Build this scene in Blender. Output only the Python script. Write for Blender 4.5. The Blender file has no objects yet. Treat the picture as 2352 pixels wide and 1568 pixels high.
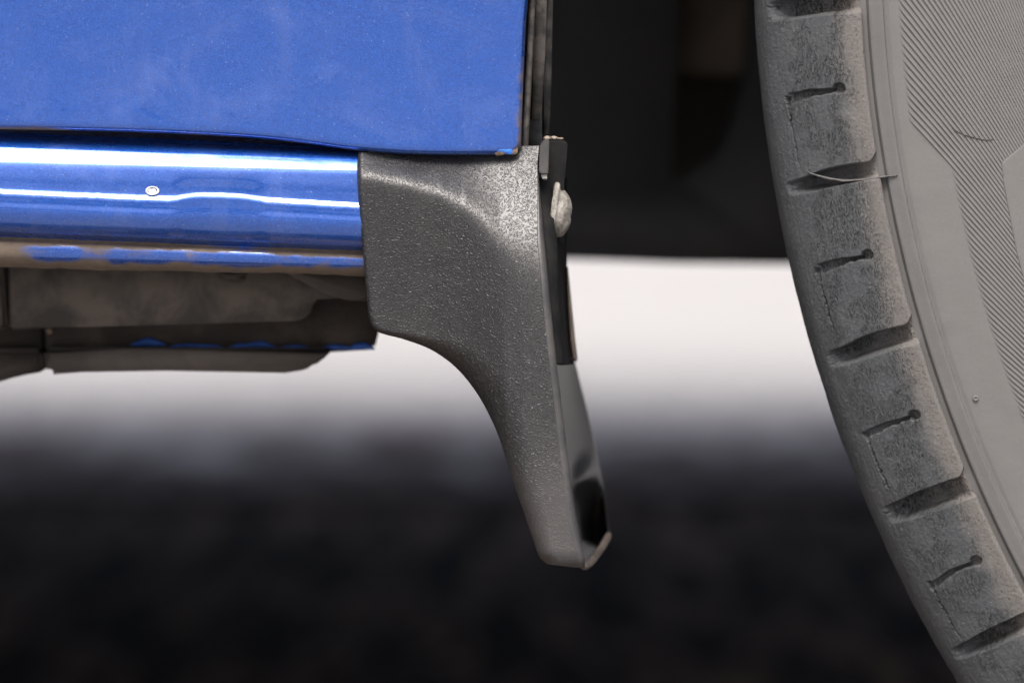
import bpy, bmesh, math, random
import numpy as np
from mathutils import Vector, noise as mnoise

random.seed(7); rng = np.random.default_rng(7)
scene = bpy.context.scene
C = scene.collection

# ------------------------------------------------------------------ camera
# working pixels: the photograph measured on a 2352 x 1568 grid, 12083 px per metre on the car's side (y = 0)
W, H, PPM = 2352, 1568, 12083.0
DIST = 0.70
F = PPM * DIST
TH = math.atan((784 - 250) / F)
AIM = np.array([0, 0, 0.2044])
FWD = np.array([0, math.cos(TH), -math.sin(TH)])
UP = np.array([0, math.sin(TH), math.cos(TH)])
EYE = AIM - FWD * DIST
cam = bpy.data.cameras.new('camera'); cam_o = bpy.data.objects.new('camera', cam); C.objects.link(cam_o)
cam_o.location = EYE; cam_o.rotation_euler = (math.pi / 2 - TH, 0, 0)
cam.sensor_width = 36; cam.lens = 36 * F / W
cam.clip_start = 0.02; cam.clip_end = 3000
cam.dof.use_dof = True; cam.dof.focus_distance = DIST - 0.002; cam.dof.aperture_fstop = cam.lens / 12.5
cam.dof.aperture_blades = 0
scene.camera = cam_o

# ------------------------------------------------------------------ light
SUN_EL, SUN_AZ = math.radians(55), math.radians(-90 - 6)      # azimuth from +x; the sun stands behind the camera, high up
world = bpy.data.worlds.new('World'); scene.world = world; world.use_nodes = True
wn = world.node_tree.nodes; wl = world.node_tree.links
bg = wn['Background']; sky = wn.new('ShaderNodeTexSky'); sky.sky_type = 'NISHITA'; sky.sun_disc = False
sky.sun_elevation = SUN_EL; sky.sun_rotation = math.pi / 2 - SUN_AZ
sky.dust_density = 7.5; sky.air_density = 0.56; sky.ozone_density = 0.25
wl.new(sky.outputs[0], bg.inputs[0]); bg.inputs[1].default_value = 0.09
sl = bpy.data.lights.new('sun', 'SUN'); so = bpy.data.objects.new('sun', sl); C.objects.link(so)
sl.energy = 1.5; sl.angle = math.radians(24); sl.color = (1, 0.988, 0.972)
sd = Vector((math.cos(SUN_EL) * math.cos(SUN_AZ), math.cos(SUN_EL) * math.sin(SUN_AZ), math.sin(SUN_EL)))
so.rotation_euler = sd.to_track_quat('Z', 'Y').to_euler()
so.location = (0, -3, 6)
vs = scene.view_settings
vs.view_transform = 'Standard'; vs.look = 'None'; vs.exposure = 1.1; vs.gamma = 1; vs.use_curve_mapping = False
scene.cycles.max_bounces = 8
scene.cycles.use_denoising = True

# ------------------------------------------------------------------ helpers
def P(px, py, mm=0.0):
    """world point that lies mm millimetres behind the car's side plane, measured on the photograph's grid"""
    d = np.array([(px - 1176) / F, 0, 0]) + UP * ((784 - py) / F) + FWD
    return EYE + d * ((mm * 0.001 - EYE[1]) / d[1])

def PA(px, py, mm):
    px = np.asarray(px, float); py = np.asarray(py, float); mm = np.asarray(mm, float)
    px, py, mm = np.broadcast_arrays(px, py, mm)
    d = np.stack([(px - 1176) / F, np.zeros_like(px), np.zeros_like(px)], -1) + UP * ((784 - py) / F)[..., None] + FWD
    t = (mm * 0.001 - EYE[1]) / d[..., 1]
    return EYE + d * t[..., None]

def tagpart(o, parent):
    if parent is not None: o.parent = parent
    return o

def mesh_np(name, verts, quads, mat, parent=None, smooth=True, attrs=None, tris=None):
    me = bpy.data.meshes.new(name)
    verts = np.asarray(verts, np.float32).reshape(-1, 3)
    faces = [np.asarray(quads, np.int32).reshape(-1, 4)] if quads is not None else []
    nq = len(faces[0]) if faces else 0
    nt = 0 if tris is None else len(tris)
    me.vertices.add(len(verts)); me.vertices.foreach_set('co', verts.ravel())
    loops = np.concatenate([faces[0].ravel() if nq else np.zeros(0, np.int32),
                            np.asarray(tris, np.int32).ravel() if nt else np.zeros(0, np.int32)])
    me.loops.add(len(loops)); me.loops.foreach_set('vertex_index', loops.astype(np.int32))
    starts = np.concatenate([np.arange(nq) * 4, nq * 4 + np.arange(nt) * 3]).astype(np.int32)
    me.polygons.add(nq + nt); me.polygons.foreach_set('loop_start', starts)
    me.polygons.foreach_set('use_smooth', np.full(nq + nt, smooth))
    me.update(calc_edges=True); me.validate()
    if attrs:
        for k, v in attrs.items():
            a = me.attributes.new(k, 'FLOAT', 'POINT'); a.data.foreach_set('value', np.asarray(v, np.float32).ravel())
    o = bpy.data.objects.new(name, me); C.objects.link(o)
    if mat: me.materials.append(mat)
    return tagpart(o, parent)

def gridfaces(n, m, flip=False):
    i, j = np.meshgrid(np.arange(n - 1), np.arange(m - 1), indexing='ij')
    a = i * m + j
    q = np.stack([a, a + 1, a + m + 1, a + m], -1).reshape(-1, 4)
    return q[:, ::-1] if flip else q

def grid(name, pts, mat, parent=None, flip=False, attrs=None, solid=None, smooth=True):
    n, m = pts.shape[:2]
    o = mesh_np(name, pts.reshape(-1, 3), gridfaces(n, m, flip), mat, parent, smooth, attrs)
    if solid:
        md = o.modifiers.new('solid', 'SOLIDIFY'); md.thickness = abs(solid); md.offset = -1 if solid > 0 else 1
    return o

def bm_obj(name, bm, mat, parent=None, smooth=False):
    bmesh.ops.recalc_face_normals(bm, faces=bm.faces)
    me = bpy.data.meshes.new(name); bm.to_mesh(me); bm.free()
    for p in me.polygons: p.use_smooth = smooth
    if mat: me.materials.append(mat)
    o = bpy.data.objects.new(name, me); C.objects.link(o)
    return tagpart(o, parent)

def plate(name, poly, mm, thick, mat, parent=None, bev=0.6, smooth=True):
    """solid sheet: outline at depth mm, thick mm deep, rounded edges"""
    bm = bmesh.new()
    pts = [P(x, y, m if m is not None else mm) for (x, y, *mmx) in poly for m in [mmx[0] if mmx else None]]
    a = [bm.verts.new(p) for p in pts]
    b = [bm.verts.new(p + np.array([0, thick * 0.001, 0])) for p in pts]
    bm.faces.new(a); bm.faces.new(b[::-1])
    n = len(a)
    for i in range(n): bm.faces.new((a[i], b[i], b[(i + 1) % n], a[(i + 1) % n]))
    if bev: bmesh.ops.bevel(bm, geom=bm.edges[:], offset=bev * 0.001, segments=3, affect='EDGES', clamp_overlap=True)
    return bm_obj(name, bm, mat, parent, smooth)

def smooth_curve(pts, n):
    """Catmull-Rom through pts, n samples, parameter follows the point index"""
    p = np.asarray(pts, float); k = len(p)
    t = np.linspace(0, k - 1, n); i = np.clip(t.astype(int), 0, k - 2); u = (t - i)[:, None]
    pm = np.vstack([2 * p[0] - p[1], p, 2 * p[-1] - p[-2]])
    a, b, c, d = pm[i], pm[i + 1], pm[i + 2], pm[i + 3]
    return 0.5 * (2 * b + (c - a) * u + (2 * a - 5 * b + 4 * c - d) * u ** 2 + (3 * b - a - 3 * c + d) * u ** 3)

def sstep(a, b, x):
    t = np.clip((x - a) / (b - a), 0, 1); return t * t * (3 - 2 * t)

def vnoise(x, y, scale, seed=0, octaves=2):
    """cheap value noise on arrays, -1..1"""
    out = 0; amp = 1; tot = 0
    for o in range(octaves):
        r = np.random.default_rng(seed * 17 + o); tab = r.uniform(-1, 1, (256, 256))
        X = x / scale * 2 ** o + 57.3 * seed; Y = y / scale * 2 ** o + 31.7
        xi = np.floor(X).astype(int); yi = np.floor(Y).astype(int); fx = X - xi; fy = Y - yi
        fx = fx * fx * (3 - 2 * fx); fy = fy * fy * (3 - 2 * fy)
        g = lambda a, b: tab[a % 256, b % 256]
        v = (g(xi, yi) * (1 - fx) + g(xi + 1, yi) * fx) * (1 - fy) + (g(xi, yi + 1) * (1 - fx) + g(xi + 1, yi + 1) * fx) * fy
        out = out + v * amp; tot += amp; amp *= 0.5
    return out / tot

# ------------------------------------------------------------------ materials
class M:
    """tiny node builder"""
    def __init__(s, name):
        s.m = bpy.data.materials.new(name); s.m.use_nodes = True
        s.t = s.m.node_tree; s.b = s.t.nodes['Principled BSDF']; s.n = s.t.nodes; s.co = None
    def link(s, a, b): s.t.links.new(a, b)
    def coord(s):
        if s.co is None: s.co = s.n.new('ShaderNodeTexCoord').outputs['Object']
        return s.co
    def mapped(s, sc=(1, 1, 1), rot=(0, 0, 0)):
        mp = s.n.new('ShaderNodeMapping'); mp.inputs['Scale'].default_value = sc; mp.inputs['Rotation'].default_value = rot
        s.link(s.coord(), mp.inputs[0]); return mp.outputs[0]
    def noise(s, scale, detail=2, rough=0.5, dist=0, vec=None):
        n = s.n.new('ShaderNodeTexNoise'); n.inputs['Scale'].default_value = scale; n.inputs['Detail'].default_value = detail
        n.inputs['Roughness'].default_value = rough; n.inputs['Distortion'].default_value = dist
        s.link(vec if vec is not None else s.coord(), n.inputs['Vector']); return n.outputs['Fac']
    def voro(s, scale, feature='F1', vec=None, rnd=1.0):
        n = s.n.new('ShaderNodeTexVoronoi'); n.feature = feature; n.inputs['Scale'].default_value = scale
        n.inputs['Randomness'].default_value = rnd
        s.link(vec if vec is not None else s.coord(), n.inputs['Vector'])
        return n.outputs['Distance']
    def voro_col(s, scale, vec=None):
        n = s.n.new('ShaderNodeTexVoronoi'); n.inputs['Scale'].default_value = scale
        s.link(vec if vec is not None else s.coord(), n.inputs['Vector']); return n.outputs['Color']
    def attr(s, name):
        n = s.n.new('ShaderNodeAttribute'); n.attribute_name = name; return n.outputs['Fac']
    def val(s, x, sock):
        if isinstance(x, (int, float)): sock.default_value = x
        else: s.link(x, sock)
    def math(s, op, a, b=0.0, c=0.0, clamp=False):
        n = s.n.new('ShaderNodeMath'); n.operation = op; n.use_clamp = clamp
        s.val(a, n.inputs[0]); s.val(b, n.inputs[1]); s.val(c, n.inputs[2]); return n.outputs[0]
    def ramp(s, x, lo, hi, a=0.0, b=1.0, smooth=True):
        n = s.n.new('ShaderNodeMapRange'); n.interpolation_type = 'SMOOTHSTEP' if smooth else 'LINEAR'
        s.val(x, n.inputs[0]); n.inputs[1].default_value = lo; n.inputs[2].default_value = hi
        n.inputs[3].default_value = a; n.inputs[4].default_value = b; return n.outputs[0]
    def mix(s, f, a, b):
        n = s.n.new('ShaderNodeMix'); n.data_type = 'RGBA'
        s.val(f, n.inputs[0])
        for x, k in ((a, 6), (b, 7)):
            if isinstance(x, tuple): n.inputs[k].default_value = (*x, 1)
            else: s.link(x, n.inputs[k])
        return n.outputs[2]
    def bump(s, h, dist, strength=1.0, normal=None):
        n = s.n.new('ShaderNodeBump'); n.inputs['Distance'].default_value = dist; n.inputs['Strength'].default_value = strength
        s.val(h, n.inputs['Height'])
        if normal is not None: s.link(normal, n.inputs['Normal'])
        return n.outputs[0]
    def set(s, **k):
        names = dict(col='Base Color', rough='Roughness', metal='Metallic', spec='Specular IOR Level', coat='Coat Weight',
                     coatr='Coat Roughness', coatior='Coat IOR', normal='Normal', coatn='Coat Normal', ior='IOR')
        for a, v in k.items():
            sk = s.b.inputs[names[a]]
            if isinstance(v, tuple): sk.default_value = (*v, 1)
            elif isinstance(v, (int, float)): sk.default_value = v
            else: s.link(v, sk)
        return s.m
    def sep(s):
        n = s.n.new('ShaderNodeSeparateXYZ'); s.link(s.coord(), n.inputs[0]); return n.outputs

BLUE = (0.011, 0.088, 0.44)
DIRT = (0.15, 0.12, 0.095)

def paint(name, dirt_attr=None, mottle=1.0):
    m = M(name)
    fl = m.voro_col(5200); fls = m.n.new('ShaderNodeSeparateColor'); m.link(fl, fls.inputs[0])
    flake = fls.outputs[0]
    big = m.noise(45, 4, 0.6, 0.4)
    col = m.mix(m.ramp(flake, 0.0, 1.0), (BLUE[0] * .72, BLUE[1] * .78, BLUE[2] * .84), (BLUE[0] * 1.5, BLUE[1] * 1.3, BLUE[2] * 1.18))
    spark = m.ramp(flake, 0.994, 0.999)
    col = m.mix(m.math('MULTIPLY', spark, 0.22), col, (0.55, 0.65, 0.85))
    # dust film and soft lavender reflections put into the colour, in washed-out patches
    dust = m.ramp(m.noise(60, 5, 0.62, 0.8, m.mapped((1, 1, 1.6))), 0.43, 0.78, 0.0, 0.13)
    streak = m.ramp(m.noise(150, 4, 0.6, 0.3, m.mapped((1.0, 1, 0.25))), 0.5, 0.75, 0.0, 0.08)
    dust = m.math('ADD', dust, streak)
    col = m.mix(dust, col, (0.24, 0.28, 0.42))
    rough = m.ramp(dust, 0.0, 0.2, 0.26, 0.45)
    coatr = m.ramp(dust, 0.0, 0.2, 0.06, 0.13)
    coat = 1.0
    if dirt_attr:
        d = m.attr(dirt_attr)
        nz = m.noise(260, 5, 0.65, 0.6, m.mapped((0.35, 1, 1)))
        dm = m.ramp(m.math('ADD', d, m.math('MULTIPLY', m.math('SUBTRACT', m.math('ADD', m.math('MULTIPLY', nz, 0.6), m.math('MULTIPLY', m.noise(75, 4, 0.6, 0.8, m.mapped((0.5, 1, 1))), 0.4)), 0.5), 1.9)), 0.30, 0.78)
        dcol = m.mix(m.noise(500, 4, 0.7), (0.075, 0.06, 0.05), (0.22, 0.175, 0.13))
        col = m.mix(dm, col, dcol)
        metal = m.math('MULTIPLY', m.math('SUBTRACT', 1.0, dm), 0.55)
        rough = m.math('ADD', rough, m.math('MULTIPLY', dm, 0.5))
        coat = m.math('SUBTRACT', 1.0, dm)
    else: metal = 0.55
    orange = m.noise(420, 3, 0.55)
    wob = m.noise(34, 3, 0.5, 0.8, m.mapped((1, 1, 1.5)))
    nb = m.bump(m.math('ADD', m.math('MULTIPLY', orange, 0.06), wob), 0.0011 * mottle, 0.24)
    fb = m.bump(flake, 0.00004, 0.5, nb)
    return m.set(col=col, rough=rough, metal=metal, coat=coat, coatr=coatr, coatior=1.6, normal=fb, coatn=nb)

def plain(name, c1, c2, scale, rough=0.7, bump=0.0, bscale=None, spec=0.4, lo=0.35, hi=0.65):
    m = M(name)
    n = m.noise(scale, 5, 0.6, 0.3)
    col = m.mix(m.ramp(n, lo, hi), c1, c2)
    m.set(col=col, rough=rough, spec=spec)
    if bump: m.set(normal=m.bump(m.noise(bscale or scale * 4, 5, 0.65), bump, 0.8))
    return m.m

def grain_plastic():
    m = M('grained_plastic')
    # worm-like mould grain: iso-lines of a fine noise
    n1 = m.noise(1250, 1.0, 0.4, 0.3)
    worms = m.math('SINE', m.math('MULTIPLY', n1, 24.0))
    worms = m.ramp(worms, 0.1, 0.95)
    fine = m.noise(2600, 2, 0.5)
    hgt = m.math('ADD', worms, m.math('MULTIPLY', fine, 0.35))
    wear = m.attr('wear')
    amt = m.math('SUBTRACT', 1.0, m.math('MULTIPLY', wear, 0.85))
    hgt = m.math('MULTIPLY', hgt, amt)
    dustn = m.noise(90, 5, 0.65, 0.5)
    dust = m.math('ADD', m.ramp(dustn, 0.45, 0.8, 0.0, 0.10), m.math('MULTIPLY', wear, 0.20))
    col = m.mix(dust, (0.0125, 0.0135, 0.0155), (0.12, 0.111, 0.102))
    sp = m.ramp(m.noise(1900, 2, 0.5), 0.76, 0.80, 0.0, 0.2)
    col = m.mix(sp, col, (0.3, 0.28, 0.25))
    nb = m.bump(hgt, 0.0001, 1.0)
    return m.set(col=col, rough=m.ramp(dust, 0, 0.5, 0.42, 0.62), spec=0.8, normal=nb)

def rubber(name, lugs, fixed=None):
    m = M(name)
    dust = m.attr('dust') if fixed is None else fixed
    n = m.noise(120, 6, 0.65, 0.6)
    f = m.math('ADD', dust, m.math('MULTIPLY', m.math('SUBTRACT', n, 0.5), 0.4 if lugs else 0.18), clamp=True)
    if lugs:
        dark, pale = (0.055, 0.061, 0.066), (0.155, 0.146, 0.137)
    else:
        dark, pale = (0.090, 0.091, 0.092), (0.146, 0.144, 0.141)
    col = m.mix(f, dark, pale)
    speck = m.noise(2400, 3, 0.6)
    col = m.mix(m.ramp(speck, 0.58, 0.70, 0.0, 0.28 if lugs else 0.12), col, (0.24, 0.23, 0.22))
    col = m.mix(m.ramp(speck, 0.30, 0.42, 0.75 if lugs else 0.1, 0.0), col, (0.03, 0.03, 0.03))
    if lugs:
        # chalk-white nicks and scuffs
        nick = m.ramp(m.noise(420, 2, 0.5, 0.5), 0.765, 0.80, 0, 0.8)
        col = m.mix(nick, col, (0.42, 0.41, 0.39))
        # circumferential weather cracks, strongest on the worn shoulder
        ca = m.attr('crack')
        uv = m.n.new('ShaderNodeCombineXYZ'); m.link(m.attr('ru'), uv.inputs[0]); m.link(m.attr('rv'), uv.inputs[1])
        cv = m.n.new('ShaderNodeMapping'); cv.inputs['Scale'].default_value = (2.1, 0.62, 1); m.link(uv.outputs[0], cv.inputs[0])
        cn = m.noise(0.9, 3, 0.6, 1.2, cv.outputs[0])
        line = m.ramp(m.math('ABSOLUTE', m.math('SUBTRACT', cn, 0.5)), 0.0, 0.034, 1.0, 0.0)
        gate = m.ramp(m.noise(150, 2, 0.5), 0.44, 0.54)
        crack = m.math('MULTIPLY', m.math('MULTIPLY', line, gate), ca)
        col = m.mix(m.math('MULTIPLY', crack, 0.75), col, (0.018, 0.017, 0.016))
        h = m.math('SUBTRACT', m.math('ADD', m.math('MULTIPLY', m.noise(1500, 4, 0.7), 0.55), m.math('MULTIPLY', m.noise(420, 3, 0.6), 0.35)), m.math('MULTIPLY', crack, 0.9))
        nb = m.bump(h, 0.00042, 0.9)
    else:
        nb = m.bump(m.math('ADD', m.math('MULTIPLY', m.noise(1800, 3, 0.6), 0.3), m.noise(260, 3, 0.5)), 0.00016, 0.6)
    return m.set(col=col, rough=0.78, spec=0.32, normal=nb)

paint_door = paint('blue_metallic_paint', 'dirt')
paint_sill = paint('blue_sill_paint', 'dirt', 0.7)
paint_plain = paint('blue_body_paint')
plastic = grain_plastic()
smooth_plastic = plain('smooth_black_plastic', (0.045, 0.045, 0.048), (0.07, 0.068, 0.066), 200, 0.38, 0.00006, 900, 0.5)
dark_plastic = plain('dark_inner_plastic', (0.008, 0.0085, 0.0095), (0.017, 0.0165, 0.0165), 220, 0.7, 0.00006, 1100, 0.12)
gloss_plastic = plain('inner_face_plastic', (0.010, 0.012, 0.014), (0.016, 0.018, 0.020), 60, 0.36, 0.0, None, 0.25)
tan_lip = plain('dusty_lip_plastic', (0.105, 0.085, 0.072), (0.165, 0.135, 0.115), 160, 0.6, 0.0001, 700)
seal_rubber = plain('dusty_seal_rubber', (0.032, 0.031, 0.030), (0.09, 0.082, 0.075), 420, 0.75, 0.00012, 1600, 0.3)
seal_dark = plain('dark_seal_rubber', (0.016, 0.017, 0.018), (0.05, 0.047, 0.044), 300, 0.7, 0.00012, 1500, 0.3)
underseal = plain('dirty_underseal', (0.052, 0.049, 0.046), (0.115, 0.099, 0.085), 110, 0.85, 0.0004, 500, 0.25)
underseal_dk = plain('dark_underseal', (0.030, 0.026, 0.023), (0.058, 0.05, 0.044), 90, 0.85, 0.0004, 380, 0.25)
lower_steel = plain('grey_dusty_underseal', (0.062, 0.056, 0.051), (0.092, 0.081, 0.072), 60, 0.85, 0.0003, 300, 0.25)
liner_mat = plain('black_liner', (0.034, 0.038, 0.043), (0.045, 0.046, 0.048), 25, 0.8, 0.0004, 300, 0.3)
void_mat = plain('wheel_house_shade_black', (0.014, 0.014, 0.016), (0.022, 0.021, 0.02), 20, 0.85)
damper_mat = plain('brown_dusty_damper', (0.05, 0.042, 0.034), (0.085, 0.07, 0.055), 40, 0.8)
screw_mat = plain('weathered_zinc', (0.15, 0.143, 0.125), (0.36, 0.345, 0.315), 420, 0.62, 0.0006, 900, 0.5)
crumb_mat = plain('dried_mud', (0.19, 0.155, 0.12), (0.36, 0.31, 0.26), 900, 0.95, 0.0003, 2500)
chip_mat = plain('chipped_pale_spot', (0.50, 0.52, 0.58), (0.75, 0.75, 0.76), 1500, 0.5, 0.0001, 3000)
rust_mat = plain('rusty_chip_edge', (0.11, 0.075, 0.05), (0.24, 0.18, 0.13), 1500, 0.9, 0.0002, 3000)
bright_blue = plain('touched_up_blue_paint', (0.02, 0.12, 0.50), (0.05, 0.22, 0.68), 700, 0.45, 0.0001, 1500, 0.5)
dull_blue = plain('dull_blue_underpaint', (0.012, 0.045, 0.19), (0.02, 0.085, 0.34), 220, 0.6, 0.0002, 700, 0.3)
lug_rubber = rubber('worn_tread_rubber', True)
side_rubber = rubber('dusty_sidewall_rubber', False)
side_plain = rubber('dusty_sidewall_plateau', False, 0.86)

def asphalt_mat():
    m = M('dark_asphalt')
    n = m.noise(34, 5, 0.7, 0.4, m.mapped((1, 0.16, 1))); n2 = m.noise(7, 4, 0.6, 0, m.mapped((1, 0.3, 1)))
    v = m.voro_col(70); sc = m.n.new('ShaderNodeSeparateColor'); m.link(v, sc.inputs[0])
    col = m.mix(m.ramp(n, 0.44, 0.62), (0.034, 0.024, 0.017), (0.29, 0.20, 0.135))
    col = m.mix(m.ramp(n2, 0.4, 0.7, 0, 0.5), col, (0.035, 0.029, 0.025))
    col = m.mix(m.ramp(sc.outputs[0], 0.8, 1.0, 0, 0.6), col, (0.17, 0.14, 0.12))
    return m.set(col=col, rough=0.95, spec=0.08, normal=m.bump(m.voro(95), 0.006, 0.8))
def concrete_mat(shadow_fade, dim=1.0):
    m = M('shadow_faded_concrete' if shadow_fade else 'pale_concrete')
    n = m.noise(0.8, 6, 0.65, 0.5); g = m.noise(16, 5, 0.7)
    col = m.mix(m.ramp(n, 0.3, 0.7), tuple(dim * c for c in (0.385, 0.383, 0.38)), tuple(dim * c for c in (0.455, 0.453, 0.45)))
    col = m.mix(m.ramp(g, 0.45, 0.75, 0, 0.3), col, (0.33, 0.32, 0.315))
    if shadow_fade:   # soft far edge of the car's shadow painted into the slab, broken by noise
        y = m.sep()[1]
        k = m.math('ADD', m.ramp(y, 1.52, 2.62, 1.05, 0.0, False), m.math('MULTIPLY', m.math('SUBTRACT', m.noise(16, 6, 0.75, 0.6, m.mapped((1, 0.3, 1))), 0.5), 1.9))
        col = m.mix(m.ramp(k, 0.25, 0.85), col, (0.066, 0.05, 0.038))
    return m.set(col=col, rough=0.9, spec=0.2, normal=m.bump(m.noise(70, 5, 0.6), 0.003, 0.5))

# ------------------------------------------------------------------ setting
def sheet(name, x0, x1, y0, y1, z, mat, n=2):
    xs, ys = np.linspace(x0, x1, n), np.linspace(y0, y1, n)
    X, Y = np.meshgrid(xs, ys, indexing='ij')
    o = grid(name, np.stack([X, Y, np.full_like(X, z)], -1), mat, flip=True, smooth=False)
    o['kind'] = 'structure'; return o
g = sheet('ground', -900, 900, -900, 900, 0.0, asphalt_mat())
g['label'] = 'dark asphalt in the shade under and beside the car'; g['category'] = 'ground'
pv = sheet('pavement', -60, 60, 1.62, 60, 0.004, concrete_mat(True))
pv['label'] = 'pale sunlit concrete beyond the far side of the car'; pv['category'] = 'pavement'

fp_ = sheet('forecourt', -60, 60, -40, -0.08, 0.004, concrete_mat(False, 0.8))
fp_['label'] = 'pale concrete on the near side of the car'; fp_['category'] = 'pavement'

# ------------------------------------------------------------------ the car
car = bpy.data.objects.new('car', None); C.objects.link(car); car.location = (0, 0, 0)
car['label'] = 'blue car, seen at its lower door corner, mud flap and worn rear tyre'; car['category'] = 'car'

CX, CZ = 0.32867, 0.30013 - 0.0176          # wheel centre
RL = 263.54                                  # mm, outer edge of the tread shoulder
# --- body shell (roof, flanks and far side of the car, wheel arch cut out)
bm = bmesh.new()
AR = 0.318
side = [(-2.3, 0.318)]
a0 = math.asin((0.318 - CZ) / AR)
for k in range(25):
    a = math.pi - a0 - (math.pi - 2 * a0) * k / 24
    side.append((CX + AR * math.cos(a), CZ + AR * math.sin(a)))
side += [(0.95, 0.318), (0.98, 0.62), (0.93, 0.98), (0.72, 1.04), (0.40, 1.43), (-0.1, 1.47), (-1.1, 1.46), (-1.75, 1.0), (-2.28, 0.86), (-2.35, 0.6)]
va = [bm.verts.new((x, 0.014 if z < 1.0 else 0.014 + (z - 1.0) * 0.32, z)) for x, z in side]
vb = [bm.verts.new((x, 1.64 if z < 1.0 else 1.64 - (z - 1.0) * 0.32, z)) for x, z in side]
bm.faces.new(va); bm.faces.new(vb[::-1])
for i in range(len(va)): bm.faces.new((va[i], vb[i], vb[(i + 1) % len(va)], va[(i + 1) % len(va)]))
# floor pan under the cabin
for (x0, x1, y0, y1, z0, z1) in ((-2.0, -0.05, 0.09, 1.58, 0.226, 0.3175),):
    r = bmesh.ops.create_cube(bm, size=1)
    for v in r['verts']:
        v.co = Vector(((x0 + x1) / 2 + v.co.x * (x1 - x0), (y0 + y1) / 2 + v.co.y * (y1 - y0), (z0 + z1) / 2 + v.co.z * (z1 - z0)))
body = bm_obj('body_shell', bm, paint_plain, car)
body.data.materials.append(underseal_dk)
for p in body.data.polygons:
    if p.normal.z < -0.3 or (p.center.z < 0.34 and p.center.y > 0.05): p.material_index = 1

# --- door
def edge_x(y):   # right edge of the door
    return np.interp(y, [-900, 0, 60, 200, 320], [1240, 1212, 1207, 1201, 1197])
NB = 420
bx = np.array([-400, 0, 150, 300, 450, 600, 700, 760, 830, 900, 970, 1060, 1130, 1160])
by = np.array([291, 297, 299.5, 303, 309, 318, 329, 338, 347, 352.5, 355.5, 356, 355.5, 354.5])
xs = np.concatenate([np.linspace(-400, 1150, 300), 1160 + 35 * np.sin(np.linspace(0, math.pi / 2, 40))])
bot = np.interp(np.minimum(xs, 1160), bx, by)
bot = np.convolve(np.pad(bot, 12, 'edge'), np.ones(25) / 25, 'valid')
cor = np.clip((xs - 1160) / 36, 0, 1); bot = bot - 28 * (1 - np.sqrt(np.maximum(0, 1 - cor ** 2)))
rows = []; dirt = []
NR = 150
for j in range(NR):
    t = (j / (NR - 1)); s = 1 - (1 - t) ** 1.8
    top = -1500.0
    y = top + (bot - top) * s
    # door skin turns under slightly towards its hem
    dz = (bot - y)
    mm = 0.000012 * np.minimum(dz, 500) ** 2 * -1 + 0.0 + 1.6 * np.exp(-dz / 5.0)
    x = xs.copy()
    right = edge_x(y); x = np.where(xs > 900, 900 + (xs - 900) * (right - 900) / (1195 - 900), xs)
    ex = right - x
    mm = mm + 1.4 * np.exp(-np.maximum(ex, 0) / 5.0)
    rows.append(PA(x, y, mm))
    dd = 0.8 * np.exp(-np.maximum(ex - 2, 0) / 17) * sstep(-200, 330, y) + 0.95 * np.exp(-dz / 13) * sstep(190, 90, x) + 0.55 * np.exp(-dz / 2.2)
    dirt.append(dd)
# hem: fold back
for k in range(1, 7):
    rows.append(PA(np.where(xs > 900, 900 + (xs - 900) * (edge_x(bot) - 900) / 295, xs) , bot - 1.5 * (k / 6.0) ** 2 * 3, 1.6 + k * 0.9))
    dirt.append(np.full_like(xs, 0.5))
pts = np.array(rows); door = grid('door', pts, paint_door, car, flip=True, attrs={'dirt': np.array(dirt)}, solid=1.0e-3)
door['label'] = 'lower rear corner of the blue metallic door'
# right return of the door skin
ys = np.linspace(-900, 325, 120)
ret = np.stack([PA(edge_x(ys) - 0.5, ys, 1.2), PA(edge_x(ys) + 0.5, ys, 2.2), PA(edge_x(ys) + 0.0, ys, 6.0)], 1)
grid('door_hem', ret, paint_door, door, attrs={'dirt': np.full((120, 3), 0.55)})
# chipped corner: rust-edged patch of brighter paint
def blob(name, cx, cy, rx, ry, mm, hgt, mat, parent, seed, n=26, lay=5):
    r = np.random.default_rng(seed); ph = r.uniform(0, 6.28, 4); am = r.uniform(0.05, 0.16, 4)
    th = np.linspace(0, 2 * math.pi, n, endpoint=False)
    wob = 1 + sum(am[k] * np.sin((k + 2) * th + ph[k]) for k in range(4))
    V = []
    for i in range(lay):
        q = 1 - i / lay; h = hgt * (1 - q ** 4)
        V.append(PA(cx + rx * wob * q * np.cos(th), cy + ry * wob * q * np.sin(th), mm - h))
    V = np.array(V).reshape(-1, 3); V = np.vstack([V, P(cx, cy, mm - hgt)])
    Q = [(i * n + k, i * n + (k + 1) % n, (i + 1) * n + (k + 1) % n, (i + 1) * n + k) for i in range(lay - 1) for k in range(n)]
    T = [((lay - 1) * n + k, (lay - 1) * n + (k + 1) % n, lay * n) for k in range(n)]
    return mesh_np(name, V, np.array(Q), mat, parent, True, tris=np.array(T))
b1 = blob('rust_spot', 1160, 343, 29, 14.5, 0.75, 0.45, rust_mat, door, 3)
b2 = blob('paint_chip', 1161, 342, 23, 11, 0.45, 0.3, bright_blue, door, 5)
b2['label'] = 'bright touched-up blue spot on the door corner'
blob('rust_spot', 1186, 305, 6, 26, 0.65, 0.3, crumb_mat, door, 8)

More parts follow.
